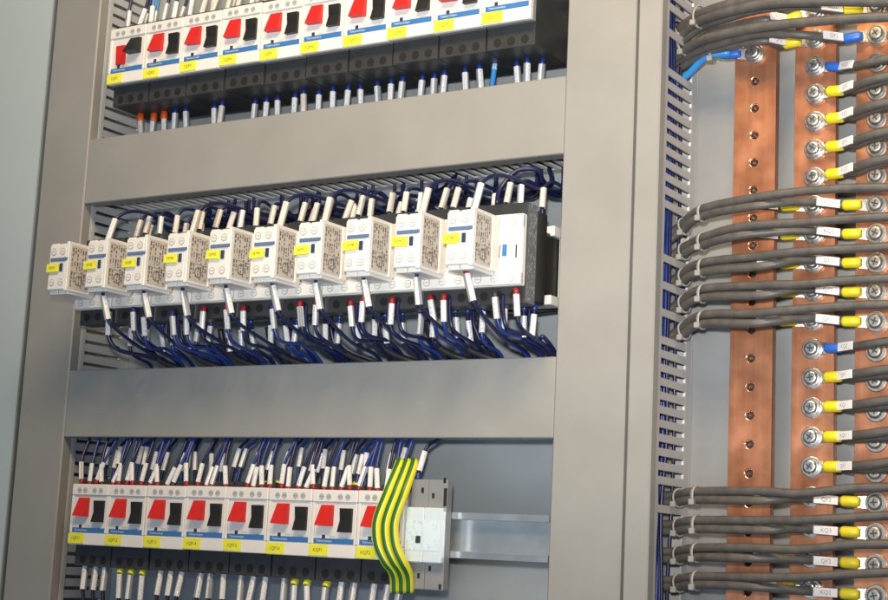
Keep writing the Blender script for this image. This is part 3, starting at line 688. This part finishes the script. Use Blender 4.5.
def bolt(bi, z, dull=False, lift=0):
    o, zs, cx, x0 = bars[bi]; zz = min(zs, key=lambda q: abs(q - z))
    link('bolt', BD if dull else BM, o, (cx - x0, -lift, zz - ZB), Quaternion((0, 1, 0), R.uniform(0, 1.5))); return Vector((cx, BY, zz))
for z in bars[1][1]: 
    if z > -.06: bolt(1, z, False, .0018)
for z in bars[2][1]:
    if z > -.06: bolt(2, z, True, .0018)
bolt(0, .3921, False, .0018)

# cables with lugs
def cable(label, bi, z, way, pts, r, m='cable', sh='shrink', group='black cables in the busbar bay', slv=True, slv_at=.016):
    """cable ending in a ring lug on bar bi at height z; way: +1 leaves to the right, -1 to the left; pts go on from the lug"""
    o_, zs, cx, x0 = bars[bi]; zz = min(zs, key=lambda q: abs(q - z)); c = Vector((cx, BY - .0003, zz))
    d = (Vector(pts[0]) - c); d.y = 0; d.normalize()
    a = c + d * .0075 + Vector((0, -.0022, 0)); b1 = c + d * .012 + Vector((0, -.0050, 0)); b2 = c + d * .026 + Vector((0, -.0062, 0))
    path = smooth_path([b1, b2] + [Vector(p) for p in pts], 7)
    t = B().tube(path, r, 12).obj('power_cable', M[m], None, c); tag(t, label, 'cable', group)
    lg = B(); lg.tube([(0, -.0001, 0), (0, -.0017, 0)], .0078, 18)
    q0 = Vector((0, -.0009, 0)) + d * .005; side = Vector((-d.z, 0, d.x)) if False else Vector((d.z, 0, -d.x))
    p = []
    for s_, wd in ((0, .0045), (1, .0040)):
        e = q0 + d * (.0075 * s_) + Vector((0, -.0030 * s_, 0))
        p += [e - side * wd + Vector((0, -.0008, 0)), e + side * wd + Vector((0, -.0008, 0)), e - side * wd + Vector((0, .0008, 0)), e + side * wd + Vector((0, .0008, 0))]
    lg.hexa(p); lg.obj('ring_lug', M['bolt'], t)
    B().tube([b1 - c - d * .002, b1 - c, b1 - c + d * .010 + Vector((0, -.0005, 0)), b1 - c + d * .0115 + Vector((0, -.0005, 0))], [r * .85, r * 1.22, r * 1.22, r * 1.05], 14).obj('shrink_sleeve', M[sh], t)
    if slv:
        acc = 0; pa = None
        for u, v_ in zip(path, path[1:]):
            L = (v_ - u).length
            if pa is None and acc + L > slv_at: pa = u.lerp(v_, (slv_at - acc) / L)
            if acc + L > slv_at + .0175: pb = u.lerp(v_, (slv_at + .0175 - acc) / L); break
            acc += L
        dd = (pb - pa).normalized(); nrm = Vector((0, -1, 0)); nrm = (nrm - dd * nrm.dot(dd)).normalized(); upv = nrm.cross(dd)
        bow = max(0, max((Vector(w_) - pa).dot(nrm) for w_ in path if 0 < (Vector(w_) - pa).dot(dd) < (pb - pa).length) if any(0 < (Vector(w_) - pa).dot(dd) < (pb - pa).length for w_ in path) else 0)
        mk = B(); hh = .0030; p = []
        for base in (pa, pb):
            for off in (bow + r + .0004, bow + r + .0018):
                for hz in (-hh, hh): p.append(base - c + nrm * off + upv * hz)
        mk.hexa(p); mp = mk.obj('marker_plate', M['plainwhite'], t)
        e1 = dd if dd.x > 0 else -dd; up3 = upv if upv.z > 0 else -upv
        tx = link('marker_lettering', text_mesh(R.choice(['KQ1', 'KQ2', 'KQ3', 'QF1', 'QF2']), .0042, M['inkgrey']), mp)
        ce = (pa + pb) / 2 - c + nrm * (bow + r + .0021)
        tx.matrix_local = Matrix(((e1.x, -nrm.x, up3.x, ce.x), (e1.y, -nrm.y, up3.y, ce.y), (e1.z, -nrm.z, up3.z, ce.z), (0, 0, 0, 1)))
    return t
def tie(label, p, d, r):
    d = Vector(d).normalized(); p = Vector(p)
    u = Vector((0, -1, 0)); u = (u - d * u.dot(d)).normalized(); v_ = d.cross(u)
    b = B(); n = 18; base = len(b.v)
    for k in range(n):
        a = 2 * math.pi * k / n
        for off, rr in ((-.0013, r), (.0013, r), (.0013, r + .0011), (-.0013, r + .0011)):
            b.v.append(tuple(d * off + u * math.cos(a) * rr * .78 + v_ * math.sin(a) * rr))
    for k in range(n):
        j = (k + 1) % n
        for q in range(4):
            q2 = (q + 1) % 4; b._face((base + k * 4 + q, base + k * 4 + q2, base + j * 4 + q2, base + j * 4 + q), True)
    h = u * math.cos(.6) * (r + .002) * .78 + v_ * math.sin(.6) * (r + .002)
    b.cbox(h.x - .0022, h.x + .0022, h.y - .0018, h.y + .0018, h.z - .0022, h.z + .0022, .0005)
    o = b.obj('cable_tie', M['tie']); o.location = p; return tag(o, label, 'cable tie', 'nylon ties on the cable bundles')
XD = -.4740                                   # slotted side of the right-hand duct
openings = []
# five bundles at mid height, four at the bottom
def bundle(k, grp, start, tiep, midp, lug_z, out_y, bar2_z, n_in_group):
    """start, tie, middle: pixels; lug_z: height of the bolt on the third bar"""
    r = .0032
    S, T_, Mi = at(*start, 1.094), at(*tiep, 1.078), at(midp[0] + R.uniform(-12, 12), midp[1] + R.uniform(-1.2, 1.2), 1.062 + R.uniform(-.002, .002))
    inn = S + Vector((-.030, .004, -.018 if grp == 'middle' else -.004)); ins = S + Vector((-.012, .002, -.007 if grp == 'middle' else -.001))
    o3 = Vector((0, 0, .0018))
    which = f'{ORD[k]} bundle of the {grp} group'
    dz = Vector((0, 0, .0031 + R.uniform(0, .0009))); dy = Vector((0, -.0034, 0))
    # to the third bar
    lz = min(bars[2][1], key=lambda q: abs(q - lug_z)); end = Vector((-.3222, BY, lz))
    cable(f'lower cable to the right busbar, {which}', 2, lug_z, -1, [end + Vector((-.048, -.024, .0012)), Mi - dz, T_ - dz * .8, S - dz * .6, ins - dz * .6, inn - dz * .6], r)
    # to the second bar
    cable(f'rear cable to the middle busbar, {which}', 1, bar2_z, -1, [Vector((-.41, 1.080, at(*midp, 1.08).z * .4 + bar2_z * .6)), at(midp[0], midp[1] - 1, 1.078), T_ + dy * -1.2, S + Vector((-.001, .0035, .001)), ins + Vector((0, .0035, 0)), inn + Vector((0, .0035, 0))], r * .92)
    # off to the right, past the third bar
    path = smooth_path([inn + dz, ins + dz, S + dz * .9, T_ + dz * 1.0, Mi + dz, at(800, out_y + 4.5 + R.uniform(-1, 1), 1.057), at(850, out_y + 1 + R.uniform(-1.5, 1), 1.056), at(900, out_y - 1, 1.056), at(980, out_y - 3, 1.06)], 7)
    single('power_cable', B().tube(path, r, 12), M['cable'], f'upper cable running off right, {which}', 'cable', path[0], 'black cables in the busbar bay')
    tie(f'nylon tie round {which} beside the duct', T_ + Vector((0, .001, .0003)), (Mi - T_), .0065)
    tie(f'nylon tie round {which} at the duct opening', S + (T_ - S) * .12 + Vector((0, .001, .0005)), (T_ - S), .0063)
    openings.append(S.z)
mid_rows = [(206, 188), (235, 217), (265, 247), (293, 279), (322.5, 305)]
for k, (ly, oy) in enumerate(mid_rows):
    ty = (213, 242, 268, 294, 320)[k]; sy = (229, 253, 279, 306, 333)[k]
    bundle(k, 'middle', (681, sy), (702, ty), (752, ty - (12, 10, 6, 4, 2)[k]), -0 + at(875, ly, BY).z, oy, at(812, ly + 3, BY).z, 5)
for k, (ly, oy) in enumerate([(505, 488), (533, 516), (565, 545), (594, 573)]):
    ty = (496, 525, 553, 581)[k]
    bundle(k, 'bottom', (676, ty + 3), (696, ty), (752, ty + 1), at(875, ly, BY).z, oy, at(812, ly - 10, BY).z, 4)
# top group: two thick bundles and a blue-ended cable
def free(label, pix, r, m='cable', name='power_cable'):
    path = smooth_path([at(*p) for p in pix], 7)
    return single(name, B().tube(path, r, 12), M[m], label, 'cable', path[0], 'black cables in the busbar bay')
free('uppermost thick black cable crossing the top right corner', [(660, 45, 1.10), (676, 32, 1.095), (694, 19, 1.085), (715, 9, 1.068), (760, -2, 1.06), (830, -8, 1.056), (900, -10, 1.056)], .0042)
free('black cable just below the uppermost one in the top right corner', [(660, 52, 1.10), (677, 38, 1.094), (696, 23, 1.082), (720, 14, 1.066), (765, 4, 1.058), (820, 1, 1.055), (900, 2, 1.055)], .0040)
cable('black cable with yellow lug on top bolt of the right busbar', 2, at(876, 8, BY).z, -1, [at(800, 6, 1.07), at(760, 9, 1.068), at(720, 20, 1.074), at(697, 30, 1.088), at(677, 45, 1.097), at(655, 60, 1.10)], .0036)
cable('black cable with yellow lug on top bolt of the middle busbar', 1, at(814, 13, BY).z, -1, [at(765, 20, 1.078), at(720, 30, 1.085), at(697, 42, 1.092), at(677, 58, 1.099), at(655, 72, 1.10)], .0036)
free('black cable running level above the blue ended ones near the top', [(656, 72, 1.10), (677, 57, 1.094), (694, 44, 1.084), (716, 36, 1.072), (760, 27, 1.062), (830, 20, 1.058), (905, 16, 1.058)], .0038)
cable('black cable with blue shrink sleeve on the right busbar near the top', 2, at(877, 38, BY).z, -1, [at(805, 35, 1.07), at(760, 34, 1.070), at(725, 42, 1.076), at(700, 50, 1.086), at(677, 63, 1.099), at(655, 76, 1.10)], .0032, sh='shrinkb')
cable('black cable with yellow lug and white marker on second bolt of middle busbar', 1, at(814, 40, BY).z, -1, [at(765, 41, 1.078), at(725, 47, 1.083), at(700, 56, 1.092), at(677, 70, 1.10), at(655, 82, 1.102)], .0032)
cable('light blue cable with blue shrink sleeve on the bare left busbar', 0, .3921, -1, [at(728, 53, 1.090), at(712, 55, 1.089), at(700, 62, 1.094), at(686, 76, 1.10), at(664, 90, 1.104)], .0029, m='bright_wire', sh='shrinkb', slv=False)
tie('nylon tie on the upper bundle in the top right corner', at(700, 17, 1.080), at(720, 12, 1.07) - at(694, 22, 1.085), .0085)
tie('nylon tie on the lower bundle in the top right corner', at(684, 46, 1.092), at(700, 38, 1.085) - at(677, 57, 1.097), .0085)
tie('nylon tie at the duct end of the uppermost bundle', at(681, 30, 1.093), at(700, 15, 1.085) - at(677, 36, 1.097), .0085)
tie('nylon tie around the light blue cable near the duct', at(712, 55.5, 1.089), at(728, 53, 1.09) - at(700, 62, 1.094), .0040)
# cables that leave the middle busbar to the right
rights = [(66, 60, 'shrinkb'), (92, 78, 'shrink'), (120, 104, 'shrink'), (148, 133, 'shrink'), (176, 160, 'shrink'), (349, 341, 'shrinkb'), (377, 369, 'shrink'), (407, 400, 'shrink'), (437, 431, 'shrink'), (466.5, 462, 'shrink')]
for k, (y0, y1, sh) in enumerate(rights):
    up_ = y0 < 200
    lab = f'{"blue" if sh == "shrinkb" else "yellow"} ended cable leaving middle busbar rightwards, {ORD[k % 5]} of {"upper" if up_ else "lower"} five'
    cable(lab, 1, at(812, y0, BY).z, 1, [at(868, y1 + 3, 1.075), at(900, y1 - 4 if up_ else y1 - 1, 1.072), at(960, y1 - (14 if up_ else 4), 1.07)], .0030 if sh == 'shrinkb' else .0034, sh=sh, slv_at=.012)
    if sh == 'shrink':
        free(f'plain black cable beside the {ORD[k % 5]} right-going cable of the {"upper" if up_ else "lower"} five', [(846, (y0 + y1) / 2 + 4, 1.0955), (856, (y0 + y1) / 2 + 5, 1.090), (870, y1 + 7, 1.081), (900, y1 + (0 if up_ else 6), 1.075), (960, y1 - (8 if up_ else -4), 1.073)], .0030)
for k in range(0): pass
# right-hand duct with the fingers broken out at the bundles, blue wires inside
gaps = [(z - .0085, z + .0045) for z in openings] + [(at(680, y, 1.09).z - .009, at(680, y, 1.09).z + .006) for y in (30, 50, 68)]
vduct('slotted grey duct beside the busbars with cables coming out', XD, .0165, ZB, ZT, gaps, 'duct_mid', .0060)
for k in range(7):
    x = XD - .0035 - (k % 3) * .004; y = 1.070 + k * .0048
    pts = [(x + R.uniform(-.0015, .0015), y + R.uniform(-.003, .003), ZB + (ZT - ZB) * j / 14) for j in range(15)]
    path = smooth_path(pts, 3)
    single('control_wire', B().tube(path, .0015, 6), M['wire2' if k % 3 else 'wire'], 'blue wire running upright inside the slotted duct beside the busbars', 'wire', path[0], 'blue wires inside the right-hand duct')
